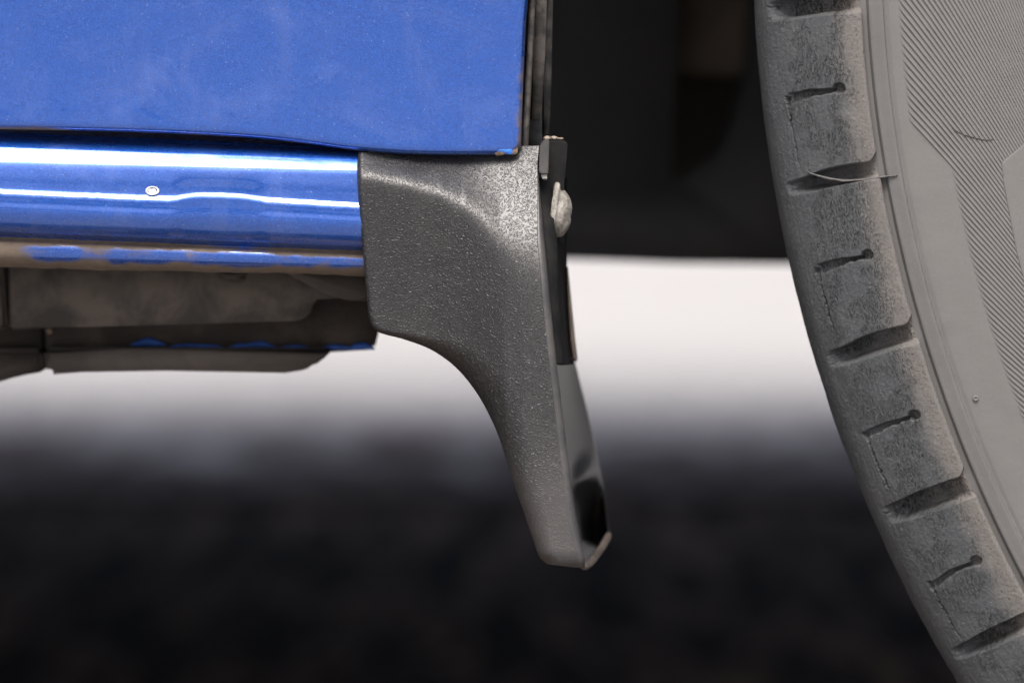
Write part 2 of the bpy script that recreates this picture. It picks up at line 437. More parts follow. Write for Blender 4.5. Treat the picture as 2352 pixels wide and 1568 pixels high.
# --- sill
prof = [  # y px at x=0, y px at x=820, mm deep
    (262, 300, 48.6), (276, 314, 26.6), (287, 326, 15.1), (296, 334, 10.0), (303, 340, 7.2), (310, 346, 6.2), (318, 350.5, 4.6), (326, 356, 3.1), (335, 362, 1.98),
    (347, 371, 1.30), (359, 380, 0.76), (370, 388, 0.34), (378, 395, 0.12), (388, 404, -0.04), (404, 424, -0.2), (420, 446, -0.28), (431, 463, -0.36), (435.5, 467.5, -0.46), (439, 471, -0.60),
    (442.5, 474.5, -0.74), (446, 478, -0.85), (451, 483, -0.91), (464, 497, -0.93), (484, 515, -1.0), (505, 536, -0.2), (522, 553, 0.9), (533, 565, 2.4), (540, 573, 4.2),
    (546, 578, 5.0), (551, 582, 4.5), (557, 588, 3.7), (572, 600, 3.5), (588, 612, 4.0), (599, 620, 5.1), (607, 627, 7.1), (612, 631, 10.6), (614, 632, 18), (612, 630, 34)]
pa = smooth_curve(prof, 330)
X = np.linspace(-420, 846, 520)
R = []; Dm = []
ridge = np.interp(X, [-400, 0, 200, 345, 395, 415, 445, 520, 560, 610, 700, 820, 900], [0, 0, 1, 1.5, 1, -2, -10, -12, -11, -5, -3, 0, 0])
ridge = np.convolve(np.pad(ridge, 9, 'edge'), np.ones(19) / 19, 'valid')
dent = sstep(385, 425, X) * sstep(622, 575, X)
wav = vnoise(X, X * 0, 40, 4, 3); wav2 = vnoise(X, X * 0, 13, 6, 2)
for (y0, y1, m0) in pa:
    y = y0 + (y1 - y0) * X / 820.0
    near = math.exp(-((y0 - 444) / 40.0) ** 2)
    y = y + ridge * near + (wav * 1.2 + wav2 * 1.1) * math.exp(-((y0 - 446) / 10.0) ** 2)
    m = np.full_like(X, m0)
    m = m + dent * (0.7 * sstep(385, 470, y0) * sstep(556, 520, y0)) * (1.0 - 0.45 * near)
    edge = (vnoise(X, X * 0, 90, 9, 3)) * 5 * sstep(590, 612, y0)
    R.append(PA(X, y + edge, m))
    d = 0.66 * sstep(539, 547, y0) * sstep(566, 552, y0) + 0.70 * sstep(588, 606, y0) + 0.20 * sstep(547, 560, y0) + 0.16 * sstep(520, 545, y0)
    Dm.append(d + 0.55 * sstep(80, 20, X) * sstep(545, 560, y0) + (vnoise(X, X * 0 + y0, 130, 12) * 0.35 + vnoise(X, X * 0 + y0 * 1.5, 34, 14, 3) * 0.35) * sstep(536, 550, y0))
sill = grid('sill', np.array(R), paint_sill, car, flip=True, attrs={'dirt': np.array(Dm)})
sill['label'] = 'glossy blue sill panel with two bright horizontal highlights'
# dried white drop on the crease
rg = []
th = np.linspace(0, 2 * math.pi, 40)
for k in range(9):
    a = k / 8 * math.pi
    rr = 1 + 0.20 * -math.cos(a)
    rg.append(PA(350 + 13.5 * rr * np.cos(th), 438.5 + 9.0 * rr * np.sin(th), -0.5 - 0.22 * math.sin(a) - 0.12))
grid('paint_chip', np.array(rg), chip_mat, sill, attrs=None)
blob('chip_center', 350, 440, 11, 7.5, -0.62, 0.08, chip_mat, sill, 4)['label'] = 'middle of the ring-shaped pale chip'

# --- panels under the sill
guard = plate('underbody_guard', [(17, 575), (870, 590), (870, 689), (808, 683), (726, 683), (719, 690), (716, 712), (706, 727), (684, 737), (480, 743), (300, 748), (23, 757)], 30, 4, underseal, car, 0.9)
guard['label'] = 'dirty grey-brown guard panel under the sill'
plate('underbody_guard', [(-160, 575), (3, 575), (16, 756), (-160, 764)], 31, 14, underseal, car, 0.9)
plate('bracket', [(632, 610), (870, 610), (870, 694), (800, 690), (745, 678), (705, 652), (665, 634)], 24, 4, lower_steel, guard, 1.6)
bd = blob('mud_clump', 535, 634, 40, 12, 20, 3, underseal_dk, guard, 21)
low = plate('floor_flange', [(99, 700), (875, 640), (875, 740), (866, 772), (860, 803), (700, 812), (300, 812), (106, 818)], 40, 5, underseal_dk, car, 0.8)
low['label'] = 'dark inner floor flange with patches of blue paint'
plate('lower_beam', [(98, 800), (300, 800), (768, 800), (745, 822), (718, 843), (694, 850), (655, 856), (380, 851), (200, 854), (109, 861)], 36.5, 16, lower_steel, car, 1.2)['label'] = 'grey lower beam under the sill'
plate('floor_flange', [(-160, 700), (95, 700), (104, 812), (-160, 815)], 41, 5, underseal_dk, car, 0.8)
plate('lower_beam', [(-160, 800), (97, 800), (104, 853), (40, 864), (-20, 882), (-160, 918)], 38, 16, underseal_dk, car, 1.2)
# patches of bare blue paint along the flange
def ragged(name, x0, x1, ytop, ybot, mm, mat, parent, seed, n=60):
    x = np.linspace(x0, x1, n); u = (x - x0) / (x1 - x0)
    env = np.sin(math.pi * np.clip(u, 0, 1)) ** 0.6
    up_ = ybot - (ybot - ytop) * env * (0.65 + 0.35 * vnoise(x, x * 0, 45, seed, 3))
    dn = np.full_like(x, ybot) + vnoise(x, x * 0 + 9, 30, seed + 1, 2) * 1.0
    G = np.stack([PA(x, up_ * (1 - q) + dn * q, mm - 0.5 * math.sin(math.pi * min(q, 0.98))) for q in np.linspace(0, 1, 6)], 0)
    return grid(name, G, mat, parent, flip=True)
for i, (a, b, t, c) in enumerate([(298, 384, 768, 795), (388, 515, 783, 798), (522, 640, 778, 799), (630, 725, 790, 801), (735, 812, 786, 803), (800, 862, 778, 803)]):
    ragged('paint_patch', a, b, t, c, 39.6, dull_blue, low, 30 + i)
blob('rust_spot', 113, 760, 8, 6, 39.7, 0.3, rust_mat, low, 4)

# --- mud flap
Lp = [(822, 350), (820.5, 375), (820, 400), (826, 500), (835, 600), (843, 700), (847.5, 730), (855, 750), (868, 762), (888, 769), (930, 780), (990, 803), (1045, 842), (1090, 895), (1122, 950), (1148, 1010), (1178, 1105), (1208, 1190), (1226, 1245), (1238, 1277), (1256, 1295)]
Rp = [(1240, 334), (1238, 360), (1237, 395), (1245, 500), (1255, 600), (1264, 695), (1266, 715), (1268, 735), (1270, 755), (1272, 775), (1276, 810), (1281, 855), (1287, 903), (1293, 955), (1300, 1012), (1307, 1067), (1317, 1150), (1328, 1215), (1337, 1260), (1343, 1283), (1343, 1303)]
NT, NU = 520, 260
Lc, Rc = smooth_curve(Lp, NT), smooth_curve(Rp, NT)
rimw = np.interp(Rc[:, 1], [334, 395, 480, 560, 700, 950, 1200, 1304], [1, 2, 8, 15, 17, 17, 19, 16])
U = np.linspace(0, 1, NU)
Gx = Lc[:, :1] + (Rc[:, :1] - rimw[:, None] - Lc[:, :1]) * U; Gy = Lc[:, 1:] + (Rc[:, 1:] - Lc[:, 1:]) * U
# lower edge of the leg: bow the last rows downwards
Tn = np.linspace(0, 1, NT)[:, None]
def flap_mm(x, y, tq, e):
    """millimetres of depth of the flap's outer face (negative = towards the camera)"""
    B = np.interp(x, [800, 900, 1000, 1060, 1110, 1160, 1200, 1260, 1400], [-2.7, -3.0, -3.7, -4.6, -5.8, -7.3, -8.4, -9.3, -9.7])
    T = np.interp(x, [800, 860, 940, 1010, 1070, 1110, 1150, 1200, 1260, 1400], [402, 407, 420, 440, 470, 503, 545, 580, 598, 606])
    w = (y - 344.0) / (T - 344.0)
    k = np.interp(x, [820, 1000, 1120, 1250], [9, 11, 9, 6])
    S = w - np.logaddexp(0, (w - 1) * k) / k
    m0 = np.interp(x, [815, 880, 960, 1060, 1150, 1240, 1300], [1.0, 3.2, 5.2, 5.0, 3.4, 2.0, 2.0])
    m = m0 + (B - m0) * S
    tilt = np.interp(x, [820, 1000, 1080, 1160, 1300], [0.0115, 0.0115, 0.006, -0.0025, -0.0035])
    m = m + tilt * 24 * np.logaddexp(0, (y - T - 10) / 24)      # flank leans in, leg leans out a little
    # rounded free edge on the left, opening into a wide roll along the leg
    rad = np.interp(tq, [815, 850, 920, 980, 1040, 1110, 1180, 1260], [12, 13, 17, 32, 58, 80, 56, 30])
    dep = np.interp(tq, [815, 850, 920, 980, 1040, 1110, 1180, 1260], [1.6, 1.7, 2.1, 3.4, 5.4, 7.0, 5.0, 3.0])
    q = np.clip(1 - e / rad, 0, 1)
    m = m + dep * (1 - np.sqrt(np.maximum(1 - q * q, 0)))
    qb = np.clip((y - 1262) / 44.0, 0, 1)
    m = m + 3.2 * (1 - np.sqrt(np.maximum(1 - qb * qb, 0)))
    return m
def blur2(a, n):
    k = np.ones(2 * n + 1) / (2 * n + 1)
    f = lambda v: np.convolve(np.pad(v, n, 'edge'), k, 'valid')
    a = np.apply_along_axis(f, 0, a); return np.apply_along_axis(f, 1, a)
# distance to the left free edge
from_left = np.empty_like(Gx); near_x = np.empty_like(Gx)
for i_ in range(NT):
    lo, hi = max(0, i_ - 150), min(NT, i_ + 150)
    a_, b_ = Lc[lo:hi - 1], Lc[lo + 1:hi]; ab = b_ - a_
    p_ = np.stack([Gx[i_], Gy[i_]], -1)[:, None, :]
    tt = np.clip(((p_ - a_) * ab).sum(-1) / (ab * ab).sum(-1), 0, 1)
    dd_ = np.hypot(*np.moveaxis(p_ - a_ - tt[..., None] * ab, -1, 0)); j_ = dd_.argmin(1)
    from_left[i_] = dd_[np.arange(NU), j_]; near_x[i_] = a_[j_, 0]
near_x = blur2(near_x, 10)
MM = flap_mm(Gx, Gy, near_x, from_left)
core = blur2(MM, 3); ww = np.clip(from_left / 14, 0, 1); MM = MM * (1 - ww) + core * ww
wear = sstep(930, 1210, Gy + vnoise(Gx, Gy, 60, 3, 3) * 45) * 0.95 + sstep(640, 780, Gy) * sstep(1120, 900, Gx) * 0.25
flap = grid('mud_flap', PA(Gx, Gy, MM), plastic, car, flip=True, attrs={'wear': wear}, solid=1.6e-3)
flap['label'] = 'black grained plastic mud flap in front of the rear wheel'
# smooth rim along the wheel side
mR = MM[:, -1]
rim = np.stack([PA(Rc[:, 0] - rimw * (1 - q), Rc[:, 1], mR + 0.12 + 0.8 * q ** 3) for q in np.linspace(0, 1, 9)] +
               [PA(Rc[:, 0] + 0.3, Rc[:, 1], mR + 1.0 + k * 1.1) for k in (1, 2, 3)], 1)
rimo = grid('rim', rim, smooth_plastic, flap, flip=True)
rimo['label'] = 'smooth rim along the wheel side of the flap'
# flange behind the rim, seen almost edge-on
yy = np.linspace(408, 836, 140)
rx = np.interp(yy, Rc[:, 1], Rc[:, 0]); rm = np.interp(yy, Rc[:, 1], mR)
fl_in = np.interp(yy, [408, 560, 700, 836], [1262, 1280, 1284, 1294]); fl_out = np.interp(yy, [320, 560, 640, 740, 836], [1304, 1303, 1306, 1314, 1325])
lipx = np.interp(yy, [408, 600, 640, 700, 780, 836], [1302, 1302, 1302, 1304, 1309, 1318])
fp = np.stack([PA(rx - 1, yy, rm + 4.5), PA(rx * .55 + fl_in * .45, yy, rm + 5.2), PA(fl_in - 1, yy, rm + 5.6), PA(fl_in, yy, rm + 9), PA(fl_in + 2, yy, rm + 12),
               PA(fl_in * .5 + lipx * .5, yy, 14 + 0 * yy), PA(lipx, yy, 26 + 0 * yy)], 1)
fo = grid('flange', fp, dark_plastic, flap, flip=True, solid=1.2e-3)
fo['label'] = 'dark fixing flange behind the flap'
yl = np.linspace(612, 829, 60)
lx0 = np.interp(yl, [612, 640, 700, 780, 822, 829], [1303, 1302, 1304, 1309, 1315, 1319]); lx1 = np.interp(yl, [612, 640, 700, 780, 822, 829], [1304, 1307, 1313, 1321, 1326, 1325])
lp = np.stack([PA(lx0 - 2, yl, 27.5), PA(lx0, yl, 24.5), PA(lx0 * .5 + lx1 * .5, yl, 23.5), PA(lx1, yl, 25), PA(lx1 + .6, yl, 29)], 1)
grid('flange_lip', lp, tan_lip, flap, flip=True)['label'] = 'dusty tan edge of the flange'
plate('flange_end', [(1288, 822), (1320, 824), (1318, 831), (1290, 832)], 20, 8, dark_plastic, flap, 0.4)
# upper block of the flange
plate('flange_block', [(1240, 336), (1250, 321), (1262, 321), (1259, 400), (1243, 400), (1238, 394)], -0.5, 12, smooth_plastic, flap, 0.15, False)
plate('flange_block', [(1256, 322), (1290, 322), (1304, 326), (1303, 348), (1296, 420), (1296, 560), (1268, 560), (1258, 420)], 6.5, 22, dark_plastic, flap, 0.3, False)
# small step that catches the light
st = np.stack([PA(np.array([1242, 1249, 1256.5]), np.array([399, 398.5, 398]), 3.2), PA(np.array([1243, 1249, 1256.5]), np.array([402, 401.5, 401]), -0.8),
               PA(np.array([1245.5, 1250, 1256.5]), np.array([410, 410.5, 411]), -3.0), PA(np.array([1247, 1251, 1256]), np.array([413, 414, 414]), -2.6), PA(np.array([1247, 1251, 1256]), np.array([414, 415, 415]), 3)], 0)
grid('step', st, smooth_plastic, flap, flip=True)
# inner face of the leg (far wall) and its lit foot
tn = np.linspace(0, 1, 120)
Nn = smooth_curve([(1284, 800), (1290, 900), (1300, 1000), (1311, 1090), (1322, 1170), (1333, 1235), (1349, 1296)], 120)
Ff = smooth_curve([(1312, 800), (1332, 880), (1352, 960), (1371, 1050), (1386, 1130), (1393, 1185), (1397, 1226)], 120)
vv = np.linspace(0, 1, 40)
IW = np.stack([PA((Nn[:, 0] - 7) * (1 - q) + Ff[:, 0] * q, Nn[:, 1] * (1 - q) + Ff[:, 1] * q,
                  (1 + 41 * q ** 0.75) + math.sin(math.pi * q) * (48 * sstep(0.56, 0.92, tn) - 7 * np.exp(-((tn - 0.55) / 0.07) ** 2))) for q in vv] +
              [PA(Ff[:, 0] + 1.5, Ff[:, 1], 46), PA(Ff[:, 0] + 1.5, Ff[:, 1], 52)], 1)
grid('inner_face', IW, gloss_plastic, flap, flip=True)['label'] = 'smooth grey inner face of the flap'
foot_mat = plain('dusty_foot_plastic', (0.06, 0.053, 0.048), (0.12, 0.102, 0.09), 160, 0.5, 0.0001, 700)
# lit foot: rounded bar rising backwards
pathp = smooth_curve([(1328, 1297), (1342, 1296), (1354, 1288), (1366, 1273), (1381, 1251), (1392, 1232), (1398, 1220)], 40)
pdep = np.linspace(-2, 42, 40)
ring = []
for a in np.linspace(0, 2 * math.pi, 14):
    c, s_ = math.cos(a), math.sin(a)
    w = np.interp(np.linspace(0, 1, 40), [0, .1, .85, .96, 1], [0.2, 9.5, 9, 6, 0.2])
    ring.append(PA(pathp[:, 0] + 3 + c * w * 0.8, pathp[:, 1] + 3 + s_ * w * 0.9 + c * 2, pdep - s_ * 1.0))
grid('foot', np.array(ring), foot_mat, flap)['label'] = 'dusty upturned foot of the flap'
# screw: domed head with washer flange, axis towards the wheel
def lathe(name, prof_, n, origin, axis, mat, parent, rough=0.0, seed=0):
    ax = Vector(axis).normalized(); q = Vector((0, 0, 1)).rotation_difference(ax)
    th_ = np.linspace(0, 2 * math.pi, n, endpoint=False); V = []
    for i, (r, h) in enumerate(prof_):
        rr = r * (1 + rough * vnoise(np.cos(th_) * 3 + 5, np.sin(th_) * 3 + i * .35, 1.0, seed, 3))
        hh = h + rough * 1.2 * vnoise(np.cos(th_) * 3 + 9, np.sin(th_) * 3 + i * .3, 1.0, seed + 1, 2)
        for k in range(n):
            V.append(q @ Vector((rr[k] * math.cos(th_[k]), rr[k] * math.sin(th_[k]), hh[k])) * 0.001 + Vector(origin))
    L = len(prof_)
    Q = [(i * n + k, i * n + (k + 1) % n, (i + 1) * n + (k + 1) % n, (i + 1) * n + k) for i in range(L - 1) for k in range(n)]
    return mesh_np(name, [tuple(v) for v in V], np.array(Q), mat, parent, True)
sp = [(0.2, -1.2), (5.2, -1.2), (5.5, -1.0), (5.6, -0.4), (5.45, -0.1), (4.9, 0.0), (4.6, .15)] + [(4.5 * math.cos(a), 0.2 + 2.5 * math.sin(a)) for a in np.linspace(0.1, 1.25, 12)] + [(1.3, 2.5), (1.1, 1.6), (0.02, 1.5)]
sc_ = lathe('screw', sp, 48, P(1281, 490, 6.0), (1, -0.05, -0.10), screw_mat, flap, 0.15, 5)
sc_['label'] = 'weathered zinc screw head in the flange'
# crumbs of dried mud lying on top of the block
for i in range(16):
    x = random.uniform(1254, 1298); s_ = random.uniform(2.0, 5.0) * (1.3 if x < 1275 else 0.9)
    bm = bmesh.new(); bmesh.ops.create_icosphere(bm, subdivisions=2, radius=s_ / PPM)
    p = P(x, 320 - s_ * 0.5, random.uniform(6, 18))
    for v in bm.verts:
        f_ = 1 + 0.35 * mnoise.noise(v.co * 1500 + Vector((i * 7, 0, 0)))
        v.co = Vector((v.co.x * f_ * 1.4, v.co.y * f_ * 1.3, v.co.z * f_ * .8)) + Vector(p)
    bm_obj('mud_crumb', bm, crumb_mat, flap, True)

# --- seals behind the door's edge
def vstrip(name, ys_, xl, xr, mm, bulge, mat, parent, back=6):
    y = np.linspace(ys_[0], ys_[1], 90)
    l = np.interp(y, *xl); r = np.interp(y, *xr)
    G = [PA(l, y, mm + back)]
    for a in np.linspace(0, math.pi, 11): G.append(PA((l + r) / 2 - (r - l) / 2 * math.cos(a), y, mm - bulge * math.sin(a) ** 0.7))
    G.append(PA(r, y, mm + back))
    G = np.array(G)
    # close the lower end
    o = grid(name, G, mat, parent)
    return o
vstrip('door_seal', (-900, 340), ([-900, 0, 330], [1246, 1216, 1199]), ([-900, 0, 330], [1264, 1231, 1214]), 5.5, 1.2, seal_rubber, door)['label'] = 'rubber seal along the rear edge of the door'
plate('trim_strip', [(1268, -900), (1292, -900), (1256, 0), (1252, 130), (1243, 278), (1219, 278), (1225, 130), (1232, 0)], 8.5, 5, seal_rubber, car, 0.3)['label'] = 'flat dusty trim strip between door and wheel arch'
plate('trim_strip', [(1262, -900), (1318, -900), (1270, 0), (1266, 200), (1262, 318), (1240, 322), (1246, 130)], 14, 5, seal_dark, car, 1.2)['label'] = 'dark outer trim strip at the wheel arch'
jamb_mat = plain('blue_grey_jamb', (0.045, 0.052, 0.06), (0.12, 0.125, 0.13), 260, 0.6, 0.0001, 900)
plate('jamb', [(1200, -900), (1262, -900), (1246, 0), (1245, 338), (1236, 345), (1200, 350)], 13.7, 4, jamb_mat, car, 0.4)['label'] = 'dusty blue-grey door jamb'

# --- wheel house
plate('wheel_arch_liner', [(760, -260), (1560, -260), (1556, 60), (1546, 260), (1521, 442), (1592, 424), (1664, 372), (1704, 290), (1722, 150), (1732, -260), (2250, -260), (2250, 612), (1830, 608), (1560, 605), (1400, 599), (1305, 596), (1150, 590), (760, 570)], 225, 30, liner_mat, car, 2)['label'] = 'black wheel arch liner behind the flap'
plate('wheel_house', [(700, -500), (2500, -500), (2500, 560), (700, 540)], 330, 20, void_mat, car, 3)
dp = [(26, 0), (26, 40), (20, 41), (20, 120)]
lathe('damper', [(0.1, -1), (19, -1), (20, 1), (20, 120)], 24, P(1684, 168, 265), (0.03, 0.0, 1), damper_mat, car)['label'] = 'brown dusty damper deep inside the wheel arch'

# ------------------------------------------------------------------ tyre
tyre = bpy.data.objects.new('tyre', None); C.objects.link(tyre); tyre.parent = car; tyre.location = (0, 0, 0)
tyre['label'] = 'worn dusty tyre'
RS = 282.3
def tp(r, phi, mm):
    r = np.asarray(r) * 0.001
    return np.stack([CX - r * np.cos(phi), np.asarray(mm) * 0.001 + 0 * r, CZ - r * np.sin(phi)], -1)
# cross-section of the shoulder: (radius, depth) from the crown down to the lug edge
shoulder = smooth_curve([(272.5, 100), (277.4, 62), (279.7, 38), (281.3, 23), (282.25, 13.5), (281.1, 7.4), (277.6, 3.2), (273.4, 0.4), (269.4, -1.6), (266.0, -2.9), (RL + .55, -3.75), (RL, -3.6), (RL - .25, -3.0), (RL - .3, -1.4)], 1400)
seg = np.r_[0, np.cumsum(np.hypot(*np.diff(shoulder, axis=0).T))]
# denser where it is seen: from 30 mm of depth to the edge
s_at = lambda mm: np.interp(-mm, -shoulder[:, 1], seg)
s_split = seg[np.argmax(shoulder[:, 1] < 24)]
sv = np.r_[np.linspace(0, s_split, 14)[:-1], np.linspace(s_split, seg[-1], 290)]
pr = np.interp(sv, seg, shoulder[:, 0]); pm = np.interp(sv, seg, shoulder[:, 1])
tn_ = np.gradient(pr, sv); tm_ = np.gradient(pm, sv)
nr, nm = -(-tm_), -(tn_)                     # inward normal candidates
nl = np.hypot(nr, nm); nr, nm = nr / nl, nm / nl
# inward means towards smaller radius / greater depth
flipn = np.where((nr * -1 + nm * 1) < 0, -1, 1); nr, nm = nr * flipn, nm * flipn
kz = sstep(264.2, 267.5, pr); nr = nr * kz; nm = nm * kz + (1 - kz)
GA = [-18.5, 14.6, 48.5, 82.2, 114.9, 144.8, 176.0]       # groove centres, mm of arc at r = 280
SA = [-2.0, 31.8, 65.1, 98.2, 129.7, 160.5]               # sipe positions
def tread_block(k):
    a0_, a1_ = GA[k], GA[k + 1]
    na = int((a1_ - a0_) / 0.135)
    A = np.linspace(a0_, a1_, na)
    a2, r2 = np.meshgrid(A, pr, indexing='ij')
    m2 = np.broadcast_to(pm, a2.shape); s2 = np.broadcast_to(sv, a2.shape)
    rag = vnoise(a2 * 2 + k * 50, s2 * 1.3, 1.3, 3, 3)
    h = np.zeros_like(a2)
    for g_, kk in ((a0_, k), (a1_, k + 1)):
        d = a2 - g_
        ww_ = 2.15 + 0.3 * np.sin(kk * 2.1) - 0.5 * sstep(272, 280, r2) + 0.2 * rag * sstep(266, 271, r2)
        bend = 1.1 * sstep(270, 281, r2) * (1 if kk < 4 else .3)     # outer end drifts down
        d = d - bend
        # rounded block corner where groove meets the outer edge
        up = -d - ww_ - 1.5 * np.clip(1 - (r2 - RL) / 1.6, 0, 1) ** 2
        dn = d - ww_
        wall_up = 1 - sstep(-0.55, 0.12, up + 0.12 * rag)            # steep wall that faces down
        wall_dn = 1 - sstep(-1.05, 0.10, dn + 0.16 * rag)            # laid-back wall that faces up
        endq = 1 - sstep(276.5, 280.6, r2 + 0.5 * rag)               # closes towards the tread
        flr = (4.2 + 0.25 * rag) * (0.55 + 0.45 * sstep(263, 270, r2))
        h = np.maximum(h, flr * wall_up * wall_dn * endq)
    # sipe: slot with a drilled end
    for sa in SA:
        if not (a0_ < sa < a1_): continue
        d = a2 - sa - 0.22 * rag - (0.9 + 0.35 * math.cos(sa * 1.7)) * sstep(273, 278, r2)
        half = 0.34 + (0.45 + 0.2 * math.sin(sa)) * sstep(270, 277.5, r2) + 0.16 * rag
        slot = (1 - sstep(half - 0.25, half + 0.22, np.abs(d))) * sstep(268.3, 269.0, r2) * (1 - sstep(277.3, 278.2, r2))
        shallow = 1 - 0.45 * sstep(272, 277, r2)
        hole = 1 - sstep(0.8, 1.2, np.hypot(a2 - sa + .25, (r2 - 268.6)))
        h = np.maximum(h, np.maximum(slot * 1.7 * shallow, hole * 1.5))
        # hairline crack running on from the slot around the shoulder
        cd = np.abs(s2 - np.interp(-3.75, -pm, sv) + 0.45 * rag - 0.05 * (a2 - sa))
        wid = 0.14 + 0.42 * (1 - sstep(sa + 0.8, sa + 3.2, a2))
        crk = (1 - sstep(wid * .6, wid + 0.12, cd)) * sstep(sa + 0.0, sa + 0.5, a2) * (1 - sstep(sa + 8, sa + 15, a2)) * np.where(a2 < sa + 3, 1.0, 0.3 + 0.7 * sstep(-.25, .2, vnoise(a2, s2 * 0, 1.1, 8, 2)))
        h = np.maximum(h, crk * 1.0)
    # worn, slightly pitted surface
    worn = sstep(283, 276, r2)
    base = 0.045 * vnoise(a2, s2, 0.55, 6, 3) + 0.10 * vnoise(a2, s2, 5.0, 7, 2)
    wear_lines = 0.05 * vnoise(a2 * 0.25, s2 * 2.2, 1.0, 11, 2) * sstep(266, 272, r2)
    h = h + base * 1.0 + wear_lines
    R_ = r2 + nr * h; Mm = m2 + nm * h
    Mm = np.where(r2 < RL + 0.6, np.minimum(Mm, -1.35), Mm)
    V = tp(R_, a2 / 280.0, Mm)
    groove = sstep(0.5, 2.0, h)
    dust = 0.02 + 0.8 * sstep(270, 264.8, r2 + 0.8 * vnoise(a2, s2, 4, 15, 2)) + 0.42 * groove * sstep(279, 268, r2)
    crack = sstep(264.5, 269, r2) * sstep(280.5, 276, r2) * 1.0 + groove
    n_, m_ = a2.shape
    o = grid('tread_block', V, lug_rubber, tyre, flip=False, attrs={'dust': dust, 'crack': crack, 'ru': s2, 'rv': a2})
    return o
for k in range(len(GA) - 1): tread_block(k)
# sidewall: ring groove, rib, flat band, bulging wall down to the rim
side_p = [(RL + .4, -1.2), (RL - .3, -1.5), (RL - .9, -1.75), (RL - 1.2, -1.85), (RL - 1.4, -2.4), (RL - 1.6, -2.95), (RL - 1.9, -3.12), (RL - 3.9, -3.5), (RL - 4.2, -3.45), (RL - 4.35, -2.95), (RL - 4.7, -2.75),
          (RL - 5.4, -3.0), (RL - 7, -3.2), (RL - 12, -3.9), (RL - 20, -5.0), (RL - 32, -6.0), (RL - 48, -6.0), (RL - 65, -4), (RL - 80, 0), (RL - 92, 6), (RL - 96, 14)]
def side_mm(r): return np.interp(-np.asarray(r), [-a for a, b in side_p], [b for a, b in side_p])
rr = np.r_[np.linspace(RL + .4, RL - 6, 110), np.linspace(RL - 6.2, RL - 96, 120)]
ph = np.linspace(-0.35, 0.85, 900)
A2, R2 = np.meshgrid(ph, rr, indexing='ij')
mm_ = side_mm(R2) 
mm_ = mm_ + 0.05 * vnoise(A2 * 280, R2, 3.0, 2, 3) * (R2 < RL - 2)
# ragged mould flash along the inner side of the rib
mm_ = mm_ - 0.16 * np.exp(-((R2 - (RL - 4.35)) / 0.14) ** 2) * np.clip(vnoise(A2 * 280, A2 * 0, 1.3, 19, 3) + 0.15, 0, 1) * 2 * sstep(0.12, 0.2, A2)
dustS = 0.55 + 0.28 * sstep(RL - 3, RL - 8, R2) + 0.15 * sstep(RL - 2, RL - 0.6, R2) + 0.12 * vnoise(A2 * 280, R2, 9, 5, 3) - 0.22 * np.exp(-((R2 - (RL - 3)) / 1.2) ** 2)
sw = grid('sidewall', tp(R2, A2, mm_), side_rubber, tyre, flip=False, attrs={'dust': dustS})
sw['label'] = 'dusty grey sidewall'
# rest of the tyre and the wheel disc outside the picture: a plain lathe, so that it is round from elsewhere
full = [(RL - 96, 14), (RL - 80, 0), (RL - 48, -6), (RL - 20, -5), (RL - 7, -3.2), (RL, -3.4), (269.4, -1.6), (277.2, 3.2), (281.3, 14), (280.4, 22), (278.8, 38), (272.5, 100), (276, 150), (262, 172), (215, 182), (170, 165)]
ph2 = np.linspace(0.70, 2 * math.pi - 0.25, 200)
fr = np.array(full); A3, I3 = np.meshgrid(ph2, np.arange(len(fr)), indexing='ij')
grid('carcass', tp(fr[I3, 0], A3, fr[I3, 1]), side_rubber, tyre, flip=True, attrs={'dust': np.full(A3.shape, .6)})
# inner half of the tread in view
tr = np.array([(272.5, 99.5), (271, 150), (262, 172), (215, 182), (170, 165)])
A3, I3 = np.meshgrid(np.linspace(-0.3, 0.75, 200), np.arange(len(tr)), indexing='ij')
grid('tread_inner', tp(tr[I3, 0], A3, tr[I3, 1]), side_rubber, tyre, flip=True, attrs={'dust': np.full(A3.shape, .3)})

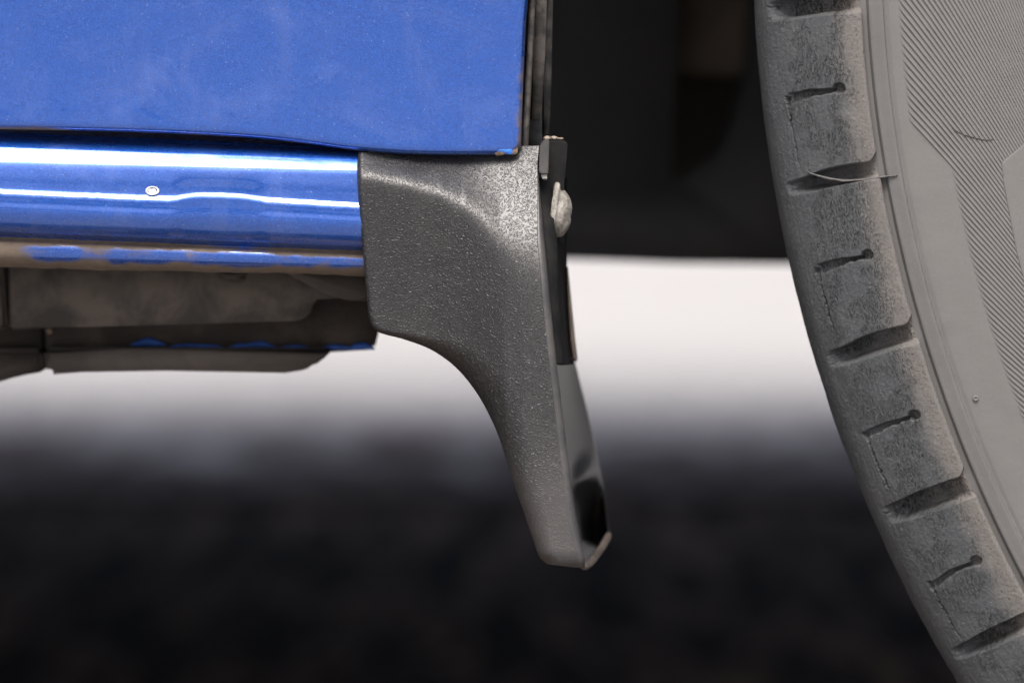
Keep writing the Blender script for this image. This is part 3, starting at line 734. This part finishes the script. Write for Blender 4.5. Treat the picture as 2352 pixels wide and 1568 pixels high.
# fine slanted ribs moulded into the sidewall (hundreds, joined)
rs = np.linspace(256.4, 205, 400)
beta = np.radians(np.clip(54 + (256.4 - rs) * 0.80, 0, 78))
dphi = np.r_[0, np.cumsum(np.tan((beta[1:] + beta[:-1]) / 2) * -np.diff(rs) / ((rs[1:] + rs[:-1]) / 2))]
def pol(px, py, mm=-4):
    p = P(px, py, mm); return math.hypot(p[0] - CX, p[2] - CZ) * 1000, math.atan2(CZ - p[2], CX - p[0])
r_d, f_d = pol(2084, 270)
phi_edge = f_d - np.interp(-r_d, -rs, dphi)
r_in = np.mean([pol(2187, 394)[0], pol(2215, 539)[0], pol(2247, 670)[0], pol(2311, 858)[0]])
pitch = 1.62 / 256.0
hk = lambda r: float(np.interp(r, [215, 235, 256], [.3, .5, 1.0]))
V = []; Q = []
for i in range(-95, 150):
    f0 = phi_edge + i * pitch
    r_start = 256.4 if i <= 0 else r_in
    sel = rs <= r_start + .01
    # keep only what lies near the picture
    phs = f0 + dphi
    keep = sel & (phs > -0.12) & (phs < 0.62)
    idx = np.where(keep)[0]
    if len(idx) < 4: continue
    idx = idx[::3]
    r_ = rs[idx]; p_ = phs[idx]
    # local half width across the rib, as arc offset
    hw = pitch * 0.5
    base_i = len(V)
    prof_r = [(-0.98, 0.06), (-0.62, 0.0), (-0.50, -0.26), (0.40, -0.34), (0.62, -0.28), (0.72, 0.0), (0.98, 0.06)]
    for j in range(len(r_)):
        tap = min(1.0, j / 2.0 + 0.05)
        for (o_, hh) in prof_r:
            q = tp(r_[j], p_[j] + o_ * hw, side_mm(r_[j]) + hh * tap * hk(r_[j]) + 0.01)
            V.append(q)
    mprof = len(prof_r)
    for j in range(len(r_) - 1):
        for c in range(mprof - 1):
            a = base_i + j * mprof + c
            Q.append((a, a + 1, a + mprof + 1, a + mprof))
V = np.array(V); Q = np.array(Q)
ribs = mesh_np('sidewall_ribs', V, Q, side_rubber, tyre, False, attrs={'dust': np.full(len(V), 0.86)})
ribs['kind'] = 'stuff'; ribs['label'] = 'fine slanted ribs moulded into the sidewall'
# smooth raised panel inside the ribbed field
py_ = np.linspace(200, 900, 160)
pl_ = np.where(py_ < 374, 2301 + (374 - py_) * 1.18, np.interp(py_, [374, 413, 490, 588, 700, 830, 900], [2301, 2304, 2318, 2337, 2368, 2420, 2455]))
cols = []
for dx, rise in [(-2.5, 0.15), (-1.0, -0.1), (0.5, -0.32), (2.5, -0.38), (8, -0.38), (20, -0.38), (40, -0.38), (80, -0.38), (140, -0.38), (200, -0.38)]:
    mmq = np.full_like(py_, -5.5)
    for _ in range(4):
        q = PA(pl_ + dx, py_, mmq); rq = np.hypot(q[:, 0] - CX, q[:, 2] - CZ) * 1000; mmq = side_mm(rq) + rise
    cols.append(PA(pl_ + dx, py_, mmq))
grid('sidewall_panel', np.array(cols), side_plain, tyre)['label'] = 'smooth raised panel on the sidewall'
# old curved scratch across the ribs
sxy = smooth_curve([(2187, 296), (2205, 306), (2228, 315), (2258, 321), (2281, 321)], 50)
def on_side(px, py, rise):
    mmq = np.full(len(px), -5.0)
    for _ in range(4):
        q = PA(px, py, mmq); mmq = side_mm(np.hypot(q[:, 0] - CX, q[:, 2] - CZ) * 1000) + rise
    return PA(px, py, mmq)
jj = vnoise(sxy[:, 0], sxy[:, 0] * 0, 7, 50, 2) * 1.5
grid('scratch', np.stack([on_side(sxy[:, 0], sxy[:, 1] + jj - 1.2, -0.30), on_side(sxy[:, 0], sxy[:, 1] + jj, -0.36), on_side(sxy[:, 0], sxy[:, 1] + jj + 1.2, -0.30)]), seal_dark, tyre)
# vent nub
r0, f0 = pol(2242, 915)
lathe('vent_nub', [(0.62, -0.2), (0.6, 0.2), (0.5, 0.42), (0.3, 0.45), (0.24, 0.28), (0.02, 0.26)], 20, tuple(tp(r0, f0, side_mm(r0))), (0, -1, 0), side_plain, tyre)
# torn mould flash hanging in one groove
fl = smooth_curve([(1850, 388), (1862, 398), (1890, 407), (1935, 415), (1985, 413), (2020, 408), (2062, 402)], 60)
fd = np.interp(np.linspace(0, 1, 60), [0, .25, .6, .85, 1], [3.0, 0.3, -1.8, -3.6, -3.7])
jag = 2.6 * vnoise(fl[:, 0], fl[:, 0] * 0, 9, 40, 3)
G = np.stack([PA(fl[:, 0], fl[:, 1] + 2.4 + jag, fd + 0.9), PA(fl[:, 0], fl[:, 1] + jag * .7, fd - 0.15), PA(fl[:, 0], fl[:, 1] - 1.2 + jag * .6, fd + .25), PA(fl[:, 0], fl[:, 1] - 3.5, fd + 2)], 0)
grid('rubber_flash', G, side_rubber, tyre, flip=True, attrs={'dust': np.full((4, 60), .5)})['label'] = 'thin torn strip of rubber across a tread groove'
